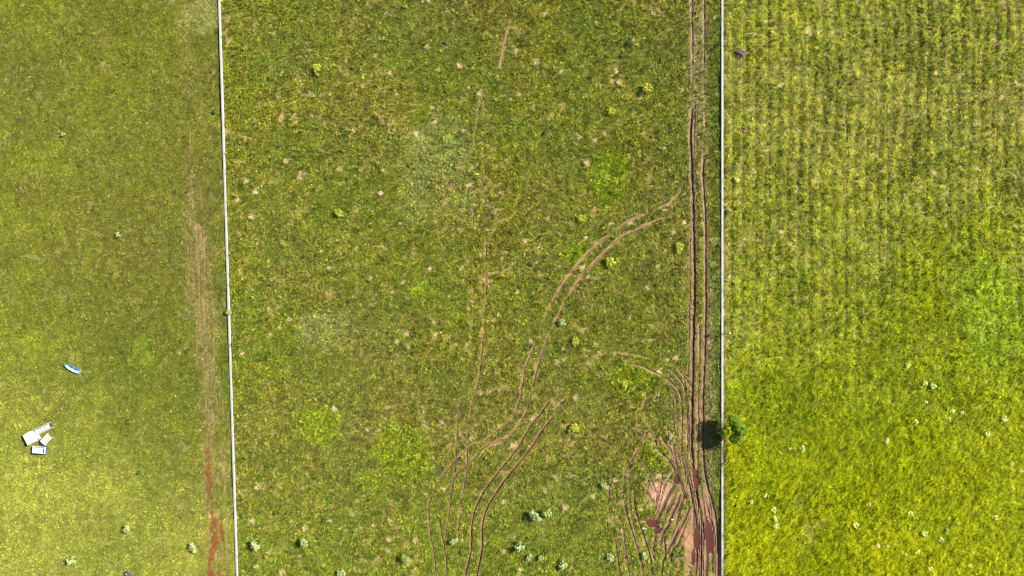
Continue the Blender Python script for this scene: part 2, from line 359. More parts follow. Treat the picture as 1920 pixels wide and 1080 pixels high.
# ------------------------------------------------------------------ materials
def new_mat(name):
    mt = bpy.data.materials.new(name); mt.use_nodes = True
    return mt, mt.node_tree.nodes, mt.node_tree.links, mt.node_tree.nodes['Principled BSDF']
def mult(n, l, a, b, fac=1.0, bt='MULTIPLY'):
    x = n.new('ShaderNodeMix'); x.data_type = 'RGBA'; x.blend_type = bt; x.inputs[0].default_value = fac
    l.new(a, x.inputs[6])
    if isinstance(b, tuple): x.inputs[7].default_value = b
    else: l.new(b, x.inputs[7])
    return x.outputs[2]
def noise(n, l, scale, detail=4, rough=.6, co=None):
    t = n.new('ShaderNodeTexNoise'); t.inputs['Scale'].default_value = scale; t.inputs['Detail'].default_value = detail; t.inputs['Roughness'].default_value = rough
    if co is not None: l.new(co, t.inputs['Vector'])
    return t
def ramp(n, l, src, stops):
    r = n.new('ShaderNodeValToRGB'); l.new(src, r.inputs[0])
    e = r.color_ramp.elements
    while len(e) < len(stops): e.new(.5)
    for i, (p, c) in enumerate(stops): e[i].position = p; e[i].color = (*c, 1)
    return r.outputs[0]
def soil_like(name, rough=.9, bump=.5, lo=.6, hi=1.45, spec=.3):
    mt, n, l, b = new_mat(name)
    g = n.new('ShaderNodeNewGeometry')
    a = n.new('ShaderNodeAttribute'); a.attribute_name = 'col'
    t1 = noise(n, l, 3.2, 6, .75, g.outputs['Position']); t2 = noise(n, l, 14, 3, .6, g.outputs['Position'])
    c = mult(n, l, a.outputs['Color'], ramp(n, l, t1.outputs[0], [(.3, (lo, lo, lo)), (.7, (hi, hi * .98, hi * .92))]))
    c = mult(n, l, c, ramp(n, l, t2.outputs[0], [(.35, (.75, .78, .8)), (.65, (1.25, 1.2, 1.15))]))
    l.new(c, b.inputs['Base Color']); b.inputs['Roughness'].default_value = rough; b.inputs['Specular IOR Level'].default_value = spec
    bp = n.new('ShaderNodeBump'); bp.inputs['Strength'].default_value = bump; bp.inputs['Distance'].default_value = .05
    l.new(t2.outputs[0], bp.inputs['Height']); l.new(bp.outputs[0], b.inputs['Normal'])
    return mt
M_ground = soil_like('meadow_ground', .95, .8)
M_rut = soil_like('rut_mud', .55, .6, .7, 1.35, .4)

def plant_mat(name, mode='INSTANCER', colour=None, trans=.30, vary=True):
    mt = bpy.data.materials.new(name); mt.use_nodes = True; n = mt.node_tree.nodes; l = mt.node_tree.links
    n.remove(n['Principled BSDF']); out = n['Material Output']
    if colour is None:
        a = n.new('ShaderNodeAttribute'); a.attribute_type = mode; a.attribute_name = 'col'; c = a.outputs['Color']
    else:
        rgb = n.new('ShaderNodeRGB'); rgb.outputs[0].default_value = (*colour, 1); c = rgb.outputs[0]
    s = n.new('ShaderNodeAttribute'); s.attribute_name = 'shade'
    c = mult(n, l, c, s.outputs['Color'])
    d = n.new('ShaderNodeBsdfPrincipled'); d.inputs['Roughness'].default_value = .6; d.inputs['Specular IOR Level'].default_value = .2
    t = n.new('ShaderNodeBsdfTranslucent'); mx = n.new('ShaderNodeMixShader'); mx.inputs[0].default_value = trans
    l.new(c, d.inputs['Base Color'])
    ct = mult(n, l, c, (1.25, 1.3, .55, 1)); l.new(ct, t.inputs['Color'])
    l.new(d.outputs[0], mx.inputs[1]); l.new(t.outputs[0], mx.inputs[2]); l.new(mx.outputs[0], out.inputs['Surface'])
    return mt
M_tuft = plant_mat('meadow_blades')

def simple(name, col, rough=.6, var=.15, scale=6, bump=0, spec=.5, metallic=0):
    mt, n, l, b = new_mat(name)
    tc = n.new('ShaderNodeTexCoord')
    t = noise(n, l, scale, 5, .65, tc.outputs['Object'])
    r = ramp(n, l, t.outputs[0], [(.3, tuple(c * (1 - var) for c in col)), (.7, tuple(min(1, c * (1 + var)) for c in col))])
    l.new(r, b.inputs['Base Color']); b.inputs['Roughness'].default_value = rough; b.inputs['Specular IOR Level'].default_value = spec
    b.inputs['Metallic'].default_value = metallic
    if bump:
        bp = n.new('ShaderNodeBump'); bp.inputs['Strength'].default_value = bump; bp.inputs['Distance'].default_value = .02
        l.new(t.outputs[0], bp.inputs['Height']); l.new(bp.outputs[0], b.inputs['Normal'])
    return mt

# ------------------------------------------------------------------ ground object
ids = np.arange(NX * NY).reshape(NY, NX)
q = np.stack([ids[:-1, :-1], ids[:-1, 1:], ids[1:, 1:], ids[1:, :-1]], -1).reshape(-1, 4)
gm = mesh_from('ground', np.stack([X, Y, Z], -1).reshape(-1, 3), q)
set_col(gm, 'col', gcol.reshape(-1, 3)); gm.shade_smooth()
link('ground', gm, M_ground, kind='structure', label='green meadow ground of three fields with red earth showing through')

core_sl = (slice(oy, oy + len(core_y)), slice(ox, ox + len(core_x)))
def samp(A, x, y):
    fx = np.clip((x + HX) / DX, 0, len(core_x) - 1.001); fy = np.clip((y + HY) / DX, 0, len(core_y) - 1.001)
    i = fx.astype(int); j = fy.astype(int); a = fx - i; b = fy - j; G = A[core_sl]
    return (G[j, i] * (1 - a) + G[j, i + 1] * a) * (1 - b) + (G[j + 1, i] * (1 - a) + G[j + 1, i + 1] * a) * b
def gz(x, y): return float(samp(Z, np.array([x]), np.array([y]))[0])

# ------------------------------------------------------------------ rut ribbons
def rut_label(pts, wet):
    u = sum(p[0] for p in pts) / len(pts); v = sum(p[1] for p in pts) / len(pts)
    tone = 'dark wet' if wet > .65 else ('red brown' if wet > .4 else 'pale dry')
    where = 'beside the right wall' if u > 1286 else ('in the churned mud at bottom right' if u > 1140 and v > 800 else ('curving left of the wall tracks' if u > 1160 else ('on the long arc across the middle field' if u > 925 and v < 800 else 'on the winding tracks at bottom centre')))
    return '%s tyre rut %s' % (tone, where)
for k, (P, wm, d, wet, s, jit, gap) in enumerate(TRW):
    if s < .6: continue
    keep = (np.abs(P[:, 0]) < HX - 2) & (np.abs(P[:, 1]) < HY - 2); P = P[keep]; jit = jit[keep]; gap = gap[keep]
    if len(P) < 4: continue
    T = np.gradient(P, axis=0); T /= np.linalg.norm(T, axis=1)[:, None] + 1e-9; N = np.stack([-T[:, 1], T[:, 0]], 1)
    prof = [(-1.6, -.02), (-1.25, .02), (-1.0, -.03), (-.75, -.85), (0, -1.0), (.75, -.85), (1.0, -.03), (1.25, .02), (1.6, -.02)]
    n = len(P); ends = np.minimum(np.arange(n), np.arange(n)[::-1]); taper = ss(0, 13, ends + 3 * jit)
    L = np.arange(n) * .12; V = []; Cc = []
    for q_, (o_, zf) in enumerate(prof):
        ej = (vnoise(L / .3, L * 0 + (o_ > 0) * 9.3 + k, 3) + .5 * vnoise(L / .12, L * 0 + (o_ > 0) * 5.3 + k, 6) - .75) * .9 * np.sign(o_)
        off = (o_ + ej * .9) * wm * (.60 + .8 * jit) * (.45 + .55 * taper)
        xy = P + N * off[:, None]
        zb = samp(Zb, xy[:, 0], xy[:, 1])
        zz = zf * d if zf < -.1 else zf * (1 if zf > 0 else 1)
        cut = 0 if s > .78 else (1 - ss(.25, .42, gap)) * .06 * (1 - s) / .3
        lump = (vnoise(L / .15, L * 0 + q_ * 2.1, 4) - .5) * .03
        z = zb + (zz + lump) * taper - (1 - taper) * .09 - cut - (.05 if abs(o_) > 1.4 else 0)
        z = z - samp(pud_mask, xy[:, 0], xy[:, 1]) * .16
        V.append(np.stack([xy[:, 0], xy[:, 1], z], 1))
        base = m([.25, .125, .08]) * (1 - min(1, wet * 1.2)) + m([.085, .030, .022]) * min(1, wet * 1.2)
        if abs(o_) > .95: base = base * .45 + m([.30, .19, .09]) * .55
        elif abs(o_) < .8 and wet > .3: base = base * .9
        j2 = vnoise(L / .5, L * 0 + q_ * .9 + k * 3, 2); gr = ((1 - ss(.30, .50, gap)) * (.75 if s < .95 else .35) * (.4 + .6 * (abs(o_) > .9)))[:, None]
        cc = np.ones((n, 1)) * base * (.55 + .9 * j2)[:, None]
        Cc.append(cc * (1 - gr) + m([.17, .17, .035]) * gr)
    V = np.stack(V, 1); Cc = np.stack(Cc, 1); w_ = len(prof)
    ii = np.arange(n * w_).reshape(n, w_)
    f = np.stack([ii[:-1, :-1], ii[1:, :-1], ii[1:, 1:], ii[:-1, 1:]], -1).reshape(-1, 4)[:, ::-1]
    me = mesh_from('tyre_track', V.reshape(-1, 3), f); set_col(me, 'col', Cc.reshape(-1, 3)); me.shade_smooth()
    link('tyre_track', me, M_rut, kind='structure', label=rut_label(TR[k][0], wet))

# ------------------------------------------------------------------ puddles
mt, n, l, b = new_mat('muddy_water')
t = noise(n, l, 1.5, 3)
l.new(ramp(n, l, t.outputs[0], [(.3, (.075, .025, .022)), (.7, (.105, .036, .030))]), b.inputs['Base Color'])
b.inputs['Roughness'].default_value = .12; b.inputs['IOR'].default_value = 1.33
M_pud = mt
rs = np.random.RandomState(5)
pl = ['round muddy puddle at the left end of the churned ruts', 'small muddy puddle just below right of the round one', 'long narrow puddle where two ruts merge beside the right wall',
      'long dark red puddle in a rut near the bottom edge', 'longest brown puddle in the rut nearest the right wall', 'slim wet puddle at the bottom of a rut', 'small wet puddle where ruts cross above the pale earth']
for i, ((cu, cv), (ru, rv), rot) in enumerate(PUDDLES):
    N = 40; a = np.linspace(0, 2 * np.pi, N, endpoint=False)
    rr = 1.12 + .12 * np.sin(a * 3 + i) + .08 * np.sin(a * 7 + i * 2) + rs.rand(N) * .05
    x = np.cos(a) * rr * ru / S; y = np.sin(a) * rr * rv / S; r = math.radians(rot)
    cx, cy = W(cu, cv); z = PW[i]
    V = np.stack([cx + x * math.cos(r) - y * math.sin(r), cy + x * math.sin(r) + y * math.cos(r), np.full(N, z)], 1)
    V = np.vstack([V, [[cx, cy, z]]])
    me = mesh_from('puddle', V, None, [(N, j, (j + 1) % N) for j in range(N)])
    link('puddle', me, M_pud, kind='structure', label=pl[i])

# ------------------------------------------------------------------ meadow plants (uncountable cover, instanced)
def proto(kind, seed):
    r = np.random.RandomState(seed); V = []; Fc = []; sh = []
    nb = dict(grass=15, leafy=9, tall=15, dry=14)[kind]
    for i in range(nb):
        a = r.rand() * 6.283 if kind != 'tall' else (math.radians(150) + r.randn() * .45)
        bx, by = r.randn(2) * (.045 if kind != 'leafy' else .03)
        if kind == 'leafy': ln = r.uniform(.09, .17); w = ln * .55; lift = r.uniform(.15, .9)
        elif kind == 'tall': ln = r.uniform(.2, .38); w = .022; lift = r.uniform(.35, .8); bx, by = r.randn(2) * .07
        elif kind == 'dry': ln = r.uniform(.1, .22); w = .02; lift = r.uniform(.1, .8)
        else: ln = r.uniform(.09, .2); w = .026; lift = r.uniform(.3, 1.1)
        d = np.array([math.cos(a) * math.cos(lift), math.sin(a) * math.cos(lift), math.sin(lift)])
        sd_ = np.array([-math.sin(a), math.cos(a), 0])
        up = np.array([0, 0, 1.])
        b0 = np.array([bx, by, -.02 if kind != 'leafy' else r.uniform(0, .05)])
        mid = b0 + d * ln * .55 + up * ln * .06; tip = b0 + d * ln - up * ln * (.18 if kind != 'leafy' else .1)
        k = len(V); tw = (r.rand(3) - .5) * w * .6
        if kind == 'leafy': V += [b0, mid + sd_ * w / 2 + tw, tip, mid - sd_ * w / 2 + tw]; Fc += [(k, k + 1, k + 2), (k, k + 2, k + 3)]; nn = 4
        else: V += [b0 - sd_ * w / 2, b0 + sd_ * w / 2, mid + sd_ * w * .4, mid - sd_ * w * .4, tip]; Fc += [(k, k + 1, k + 2), (k, k + 2, k + 3), (k + 3, k + 2, k + 4)]; nn = 5
        s_ = r.uniform(.7, 1.3); sh += [[s_ * r.uniform(.9, 1.15), s_, s_ * .95]] * nn
    me = mesh_from('proto_' + kind, np.array(V), None, Fc); set_col(me, 'shade', np.array(sh)); me.materials.append(M_tuft)
    return bpy.data.objects.new('proto_' + kind, me)

def scatter(name, label, pr, P, col, rotz, tilt, scl):
    me = bpy.data.meshes.new(name); me.vertices.add(len(P)); me.vertices.foreach_set('co', P.astype(np.float32).ravel())
    set_col(me, 'col', col)
    a = me.attributes.new('rot', 'FLOAT_VECTOR', 'POINT'); a.data.foreach_set('vector', np.concatenate([tilt, rotz[:, None]], 1).astype(np.float32).ravel())
    a = me.attributes.new('scl', 'FLOAT_VECTOR', 'POINT'); a.data.foreach_set('vector', scl.astype(np.float32).ravel())
    me.materials.append(M_tuft)
    o = link(name, me, None, kind='stuff', label=label)
    g = bpy.data.node_groups.new(name, 'GeometryNodeTree')
    g.interface.new_socket('Geometry', in_out='INPUT', socket_type='NodeSocketGeometry'); g.interface.new_socket('Geometry', in_out='OUTPUT', socket_type='NodeSocketGeometry')
    gi = g.nodes.new('NodeGroupInput'); go = g.nodes.new('NodeGroupOutput'); ip = g.nodes.new('GeometryNodeInstanceOnPoints')
    oi = g.nodes.new('GeometryNodeObjectInfo'); oi.inputs[0].default_value = pr; oi.inputs['As Instance'].default_value = True
    r = g.nodes.new('GeometryNodeInputNamedAttribute'); r.data_type = 'FLOAT_VECTOR'; r.inputs[0].default_value = 'rot'
    s = g.nodes.new('GeometryNodeInputNamedAttribute'); s.data_type = 'FLOAT_VECTOR'; s.inputs[0].default_value = 'scl'
    e = g.nodes.new('FunctionNodeEulerToRotation')
    g.links.new(gi.outputs[0], ip.inputs['Points']); g.links.new(oi.outputs['Geometry'], ip.inputs['Instance'])
    g.links.new(r.outputs[0], e.inputs[0]); g.links.new(e.outputs[0], ip.inputs['Rotation']); g.links.new(s.outputs[0], ip.inputs['Scale'])
    g.links.new(ip.outputs[0], go.inputs[0])
    md = o.modifiers.new('scatter', 'NODES'); md.node_group = g
    return o

SP = 0.135
r = np.random.RandomState(11)
sx = np.arange(-68, 68, SP); sy = np.arange(-40, 40, SP)
PX, PY = np.meshgrid(sx, sy); PX = (PX + (r.rand(*PX.shape) - .5) * SP * 1.2).ravel(); PY = (PY + (r.rand(*PY.shape) - .5) * SP * 1.2).ravel()
KEEP_OUT = [(W(72, 822), 1.5), (W(138, 690), .6), (W(94, 798), .7), (W(78, 843), .8)]
f = fields(PX, PY)
f['pink'] = np.where(f['M'], samp(F['pink'], PX, PY), f['pink']); f['dry'] = np.clip(f['dry'] + f['M'] * f['pink'] * 1.2, 0, 1)
bar = samp(bare, PX, PY); nea = samp(near, PX, PY); zz = samp(Z, PX, PY); rutd = samp(rut, PX, PY); zbase = samp(Zb, PX, PY)
prob = (1 - ss(.04, .4, bar)) * (1 - .62 * ss(.15, .85, nea)) * (1 - .72 * f['pink']) * (1 - .15 * f['sstr'])
prob *= np.where(f['L'], .9, .85)
wall_d = np.minimum(np.abs(f['u'] - leftwall_u(f['v'])), np.abs(f['u'] - RW)) / S
prob = np.where(wall_d < .19, 0, prob)
prob *= np.where(f['R'], 1 - .45 * (1 - f['rows']) ** 2 * f['top'], 1)
for (cx, cy), rad in KEEP_OUT: prob = np.where(np.hypot(PX - cx, PY - cy) < rad * .6, 0, prob)
sel = r.rand(len(PX)) < prob
idx = np.nonzero(sel)[0]
PX, PY, zz = PX[idx], PY[idx], zz[idx]; f = {k: v_[idx] for k, v_ in f.items()}; nea = nea[idx]
N = len(PX)
q1 = r.rand(N); q2 = r.rand(N)
isdry = q1 < np.clip(f['dry'] * .75 + nea * .15 + .06, 0, .85)
istall = (~isdry) & f['R'] & (q2 < .25 + .6 * np.maximum(f['flat'], f['lush'] * .6))
pleaf = np.where(f['L'], .08, np.where(f['R'], .45, .55 + .4 * f['leafy']))
isleaf = (~isdry) & (~istall) & (r.rand(N) < pleaf)
isgrass = ~(isdry | istall | isleaf)
col = f['col'].copy()
clump = fbm(PX, PY, .55, 21, 2)
br = np.exp(r.randn(N) * np.where(f['M'], .30, .22)) * np.where(f['R'], 1 + (contrast(clump, 2.4) - .5) * (.66 - .40 * f['lush']), .78 + .44 * contrast(clump, 2.2)) * (.88 + .24 * contrast(f['n_sm'], 2))
col *= br[:, None]
h = r.rand(N)
yel = h < .14; dk = (h > .14) & (h < .38); org = (h > .38) & (h < np.where(f['M'], .41, .39))
col[yel] = col[yel] * np.array([1.12, 1.08, 1.0]); col[dk] = col[dk] * np.array([.48, .66, 1.1])  # darkened blue-green tufts put small shadow dots into the colour
col[org] = col[org] * .3 + np.array([.40, .21, .03]) * .7
tan = np.array([.52, .42, .20]); dcol = tan * np.exp(r.randn(N, 1) * .2)
pinkish = (r.rand(N) < .3)[:, None]; dcol = np.where(pinkish & f['M'][:, None], dcol * np.array([1.05, .88, .95]), dcol)
dmix = np.where(f['R'], .68, .80)[:, None]
col = np.where(isdry[:, None], dcol * dmix + col * (1 - dmix), col)
size = np.where(f['L'], .82, .90) * np.exp(r.randn(N) * .22) * (1 - .45 * np.clip(nea, 0, 1))
for msk, kind, nm, lab in ((isgrass, 'grass', 'short_grass', 'short green grass covering all three fields'), (isleaf, 'leafy', 'leafy_ground_cover', 'low broad leaved weeds covering the fields'),
                      (isdry, 'dry', 'dry_grass', 'straw coloured dead grass mixed into the fields'), (istall, 'tall', 'long_grass', 'long yellow green grass leaning over in the right field')):
    k = np.nonzero(msk)[0]; n_ = len(k)
    P = np.stack([PX[k], PY[k], zz[k] - .01], 1)
    rz = r.rand(n_) * 6.283 if kind != 'tall' else r.randn(n_) * .35
    s = size[k]; hz = f['hgt'][k] * s * np.exp(r.randn(n_) * .38)
    scatter(nm, lab, proto(kind, 3), P, np.minimum(col[k], .78), rz, r.randn(n_, 2) * (.18 if kind != 'tall' else .08), np.stack([s * 1.15, s * 1.15, hz], 1))
print('plants', N, [int(x.sum()) for x in (isgrass, isleaf, isdry, istall)])

# ------------------------------------------------------------------ walls
M_wall = simple('weathered_concrete', (.22, .22, .205), .9, .10, .8, .2, .2)
M_cope = simple('pale_coping', (.37, .365, .355), .9, .08, .7, .1, .2)
def wall(name, pts, width, h, label):
    e = bpy.data.objects.new(name, None); C.objects.link(e); e['label'] = label; e['category'] = 'wall'
    P = []
    for (a, b_) in zip(pts[:-1], pts[1:]):
        n_ = max(2, int(math.dist(W(*a), W(*b_)) / 1.5))
        for i in range(n_): t = i / n_; P.append(W(a[0] + (b_[0] - a[0]) * t, a[1] + (b_[1] - a[1]) * t))
    P.append(W(*pts[-1])); P = np.array(P); n_ = len(P); e.location = (P[n_ // 2, 0], P[n_ // 2, 1], 0)
    T = np.gradient(P, axis=0); T /= np.linalg.norm(T, axis=1)[:, None]; Nn = np.stack([-T[:, 1], T[:, 0]], 1)
    rr = np.random.RandomState(int(abs(pts[0][0])))
    wob = (rr.rand(n_) - .5) * .008
    for nm, hw, z0, z1, mat in (('wall_body', width / 2 - .015, -.5, h - .06, M_wall), ('coping', width / 2, h - .06, h, M_cope)):
        V = []
        bev = .012
        for (o_, z) in ((-hw, z0), (-hw, z1 - bev), (-hw + bev, z1), (hw - bev, z1), (hw, z1 - bev), (hw, z0)):
            xy = P + Nn * (wob[:, None] + o_); V.append(np.stack([xy[:, 0], xy[:, 1], np.full(n_, z)], 1))
        V = np.stack(V, 1); ii = np.arange(n_ * 6).reshape(n_, 6); jj = np.roll(ii, -1, 1)
        f_ = np.stack([ii[:-1], jj[:-1], jj[1:], ii[1:]], -1).reshape(-1, 4)
        me = mesh_from(nm, V.reshape(-1, 3) - np.array([e.location.x, e.location.y, 0]), f_)
        link(nm, me, mat, e)
wall('boundary_wall', [(412 - 30.8, -1000), (412, 0), (430, 585), (445.5, 1080), (445.5 + 30, 2060)], .30, .20, 'low pale grey boundary wall slanting slightly down the left side of the photo')
wall('boundary_wall', [(RW, -1000), (RW, 2060)], .27, .20, 'low straight whitish wall between the rutted field and the yellow green field')

# ------------------------------------------------------------------ bushes, weeds and the tree
def leaf_cloud(center, rad, n_, size, r, lobes=9, flat=.8, droop=0.):
    """leaves spread through several lumpy lobes"""
    lc = []
    for i in range(lobes):
        d = r.randn(3); d /= np.linalg.norm(d); d *= r.uniform(.35, .85); d[2] = abs(d[2]) * .9 - .15
        lc.append((np.array(d), r.uniform(.18, .46)))
    V = []; Fc = []; sh = []
    for i in range(n_):
        c, lr = lc[r.randint(lobes)]
        d = r.randn(3); d /= np.linalg.norm(d); p = c + d * lr * r.uniform(.5, 1.05) ** .6
        p = np.array(center) + p * np.array(rad)
        nrm = d * .6 + np.array([0, 0, .7]) + r.randn(3) * .45; nrm /= np.linalg.norm(nrm)
        a = np.cross(nrm, r.randn(3)); a /= np.linalg.norm(a) + 1e-9; b_ = np.cross(nrm, a)
        s = size * r.uniform(.6, 1.4); k = len(V)
        V += [p - a * s, p + b_ * s * .42 + nrm * s * .12, p + a * s, p - b_ * s * .42 + nrm * s * .12]
        Fc += [(k, k + 1, k + 2), (k, k + 2, k + 3)]
        q_ = r.uniform(.7, 1.3); sh += [[q_ * r.uniform(.85, 1.2), q_, q_]] * 4
    return np.array(V), Fc, np.array(sh)
def tube(path, radii, sides=6):
    V = []; Fc = []
    path = np.array(path, float); T = np.gradient(path, axis=0)
    for i, p in enumerate(path):
        t = T[i] / (np.linalg.norm(T[i]) + 1e-9); a = np.cross(t, [.3, .9, .1]); a /= np.linalg.norm(a); b_ = np.cross(t, a)
        for k in range(sides):
            an = 2 * math.pi * k / sides; V.append(p + (a * math.cos(an) + b_ * math.sin(an)) * radii[i])
    for i in range(len(path) - 1):
        for k in range(sides):
            Fc.append((i * sides + k, i * sides + (k + 1) % sides, (i + 1) * sides + (k + 1) % sides, (i + 1) * sides + k))
    return V, Fc
def join_tubes(tubes):
    V = []; Fc = []
    for v_, f_ in tubes:
        k = len(V); V += list(v_); Fc += [tuple(i + k for i in q_) for q_ in f_]
    return np.array(V), Fc
M_bark = simple('grey_brown_bark', (.13, .10, .07), .9, .25, 8, .5)
M_stem = simple('green_stem', (.12, .16, .05), .8, .2, 8)
def plant_meshes(kind, seed):
    r = np.random.RandomState(seed)
    if kind == 'tree': rad, n_, sz, z0, lob = (1.95, 1.85, 1.5), 5200, .12, 2.1, 15
    elif kind == 'shrub': rad, n_, sz, z0, lob = (.85, .85, .6), 1500, .055, .6, 9
    elif kind == 'dry': rad, n_, sz, z0, lob = (.46, .44, .26), 330, .085, .27, 7
    else: rad, n_, sz, z0, lob = (.62, .56, .36), 210, .10, .36, 10
    if kind == 'dry':      # a burst of thin dead blades lying outwards
        V, Fc, sh = [], [], []
        for i in range(110):
            a = r.rand() * 6.283; ln = r.uniform(.16, .55); li = r.uniform(.1, 1.0); w_ = .028
            c0 = np.array([r.randn() * .07, r.randn() * .07, .02]); d_ = np.array([math.cos(a) * math.cos(li), math.sin(a) * math.cos(li), math.sin(li)])
            s_ = np.array([-math.sin(a), math.cos(a), 0]) * w_ / 2; md = c0 + d_ * ln * .6 + np.array([0, 0, .05]); tp = c0 + d_ * ln - np.array([0, 0, ln * .12]); k = len(V)
            V += [c0 - s_, c0 + s_, md + s_, md - s_, tp]; Fc += [(k, k + 1, k + 2), (k, k + 2, k + 3), (k + 3, k + 2, k + 4)]; q_ = r.uniform(.6, 1.25); sh += [[q_, q_ * .97, q_ * .9]] * 5
        V = np.array(V); sh = np.array(sh)
    else: V, Fc, sh = leaf_cloud((0, 0, z0), rad, n_, sz, r, lob)
    me = mesh_from('crown', V, None, Fc); set_col(me, 'shade', sh)
    tb = []
    if kind == 'tree':
        tb.append(tube([(0, 0, -.3), (.03, 0, .6), (-.02, .04, 1.3), (.05, .02, 2.3)], [.13, .10, .08, .03], 9))
        for i in range(9):
            a = i * 2.4 + r.rand(); z = .7 + i * .15; L_ = r.uniform(.8, 1.4)
            tb.append(tube([(0, 0, z), (math.cos(a) * L_ * .5, math.sin(a) * L_ * .5, z + .35), (math.cos(a) * L_, math.sin(a) * L_, z + .8)], [.05, .035, .01], 6))
    else:
        for i in range(6):
            a = i * 1.1 + r.rand(); L_ = rad[0] * .7
            tb.append(tube([(0, 0, -.1), (math.cos(a) * L_ * .4, math.sin(a) * L_ * .4, z0 * .7), (math.cos(a) * L_, math.sin(a) * L_, z0 * 1.1)], [.018, .012, .005], 5))
    V, Fc = join_tubes(tb)
    return me, mesh_from('stem', V, Fc)
def plant_thing(name, cat, label, u, v, meshes, leafmat, scale=1., rz=0., group=None, stemname='stem', leafname='foliage', stemmat=None, zs=None):
    x, y = W(u, v)
    # a plant stands where the lens shows it: raised crowns lean away from the centre
    e = bpy.data.objects.new(name, None); C.objects.link(e); e.location = (x, y, gz(x, y)); e.rotation_euler = (0, 0, rz)
    e.scale = (scale, scale, (zs or 1) * scale)
    e['label'] = label; e['category'] = cat
    if group: e['group'] = group
    a = link(leafname, meshes[0], None, e); b_ = link(stemname, meshes[1], stemmat or M_stem, e)
    if not meshes[0].materials: meshes[0].materials.append(leafmat)
    return e
M_tree = plant_mat('tree_leaves', colour=(.16, .25, .010), trans=.18)
M_shrub = plant_mat('shrub_leaves', colour=(.28, .40, .10), trans=.25)
M_pale = plant_mat('silvery_leaves', colour=(.42, .52, .24), trans=.2)
M_pale2 = plant_mat('greyer_leaves', colour=(.36, .44, .15), trans=.2)
M_lime = plant_mat('lime_leaves', colour=(.46, .50, .06), trans=.3)
M_lflow = plant_mat('pale_flowering', colour=(.70, .76, .30), trans=.25)
M_dark = plant_mat('dark_green_leaves', colour=(.06, .13, .04), trans=.2)
M_dryp = plant_mat('straw_leaves', colour=(.66, .54, .27), trans=.2)
plant_thing('tree', 'tree', 'small bushy green tree against the right wall casting the only big shadow', 1367, 797, plant_meshes('tree', 4), M_tree, 1.0, 0, None, 'trunk', 'crown', M_bark)
plant_thing('shrub', 'shrub', 'round grey green shrub with a dark shadow at bottom centre left', 760, 1045, plant_meshes('shrub', 7), M_shrub)
v_pale = [plant_meshes('weed', s) for s in (21, 22, 23)]; v_lf = [plant_meshes('weed', s) for s in (31, 32, 33)]
v_dark = [plant_meshes('weed', s) for s in (41, 42)]; v_dry = [plant_meshes('dry', s) for s in (51, 52, 53)]; v_lime = [plant_meshes('weed', s) for s in (61, 62)]
rr = np.random.RandomState(77)
pale = [(1003, 966, 1.25, 'larger left one of two touching silvery weeds at bottom centre'), (1027, 960, 1.25, 'right one of two touching silvery weeds at bottom centre'),
        (974, 1023, 1.1, 'silvery weed just below the touching pair at bottom centre'), (993, 1043, .8, 'left small silvery weed under the touching pair'), (1013, 1043, .8, 'right small silvery weed under the touching pair'),
        (1055, 1058, 1.0, 'silvery weed right of the touching pair near the bottom edge'), (482, 1018, 1.1, 'silvery weed close to the left wall near the bottom edge'),
        (573, 1017, 1.15, 'silvery weed below a dry tuft in the lower left of the middle field'), (642, 1072, 1.0, 'silvery weed cut by the bottom edge left of the shrub'),
        (481, 1060, .6, 'smallest silvery weed close to the left wall at the bottom'), (240, 991, .95, 'silvery weed in the lower middle of the left field'),
        (137, 1050, 1.0, 'silvery weed at the bottom of the left field'), (364, 1026, .95, 'silvery weed just left of the orange earth strip'),
        (1132, 910, .9, 'silvery weed left of the churned mud'), (1144, 1043, .8, 'silvery weed between ruts near the bottom'), (1208, 1040, .85, 'silvery weed between the two ruts under the round puddle'),
        (432, 586, .75, 'silvery weed growing against the left wall halfway down'), (1053, 604, .8, 'silvery weed right of the long arc in the middle field'), (853, 1013, .95, 'silvery weed standing on a faint rut at bottom centre'),
        (122, 253, .6, 'tiny silvery weed in the upper left field'), (223, 440, .6, 'tiny silvery weed in the middle of the left field'), (1257, 818, .6, 'silvery weed among ruts left of the tree shadow')]
for i, (u, v, s, lab) in enumerate(pale):
    plant_thing('weed', 'weed', lab, u, v, v_pale[i % 3], (M_pale, M_pale2)[i % 3 == 1], s * 1.1, rr.rand() * 6, 'silvery green weeds', zs=1.5 if s > 1 else 1.15)
LMK = [(63, 818, 'the white box'), (137, 690, 'the small boat'), (713, 363, 'the pink heap'), (760, 1045, 'the round shrub'), (1222, 982, 'the round puddle'),
       (1367, 797, 'the tree'), (1358, 624, 'the marker post'), (1387, 101, 'the biggest dark heap'), (836, 80, 'the small dark heap'), (767, 828, 'the white scrap'), (432, 586, 'the wall weed'),
       (1015, 963, 'the touching silvery pair'), (1919, 1079, 'the corner'), (1919, 540, 'mid right edge'), (1148, 335, 'the leafy patch'), (474, 543, 'the tiny white scrap')]
USED = set()
NW = 'zero one two three four five six seven eight nine ten eleven twelve thirteen fourteen fifteen sixteen seventeen eighteen nineteen twenty'.split() + ['over twenty'] * 60
def whereis(u, v, cands, stem):
    for a, b_, nm in sorted(cands, key=lambda q_: math.hypot(q_[0] - u, q_[1] - v)):
        dx, dy = (u - a) / S, (v - b_) / S
        hx = ('%s metres right' % NW[round(dx)]) if dx >= .5 else (('%s metres left' % NW[round(-dx)]) if dx <= -.5 else '')
        hy = ('%s below' % NW[round(dy)]) if dy >= .5 else (('%s above' % NW[round(-dy)]) if dy <= -.5 else '')
        lab = stem + ' ' + (' and '.join([t_ for t_ in (hx, hy) if t_]) or 'beside') + (' ' if hy or not hx else ' of ') + nm
        if lab not in USED: USED.add(lab); return lab
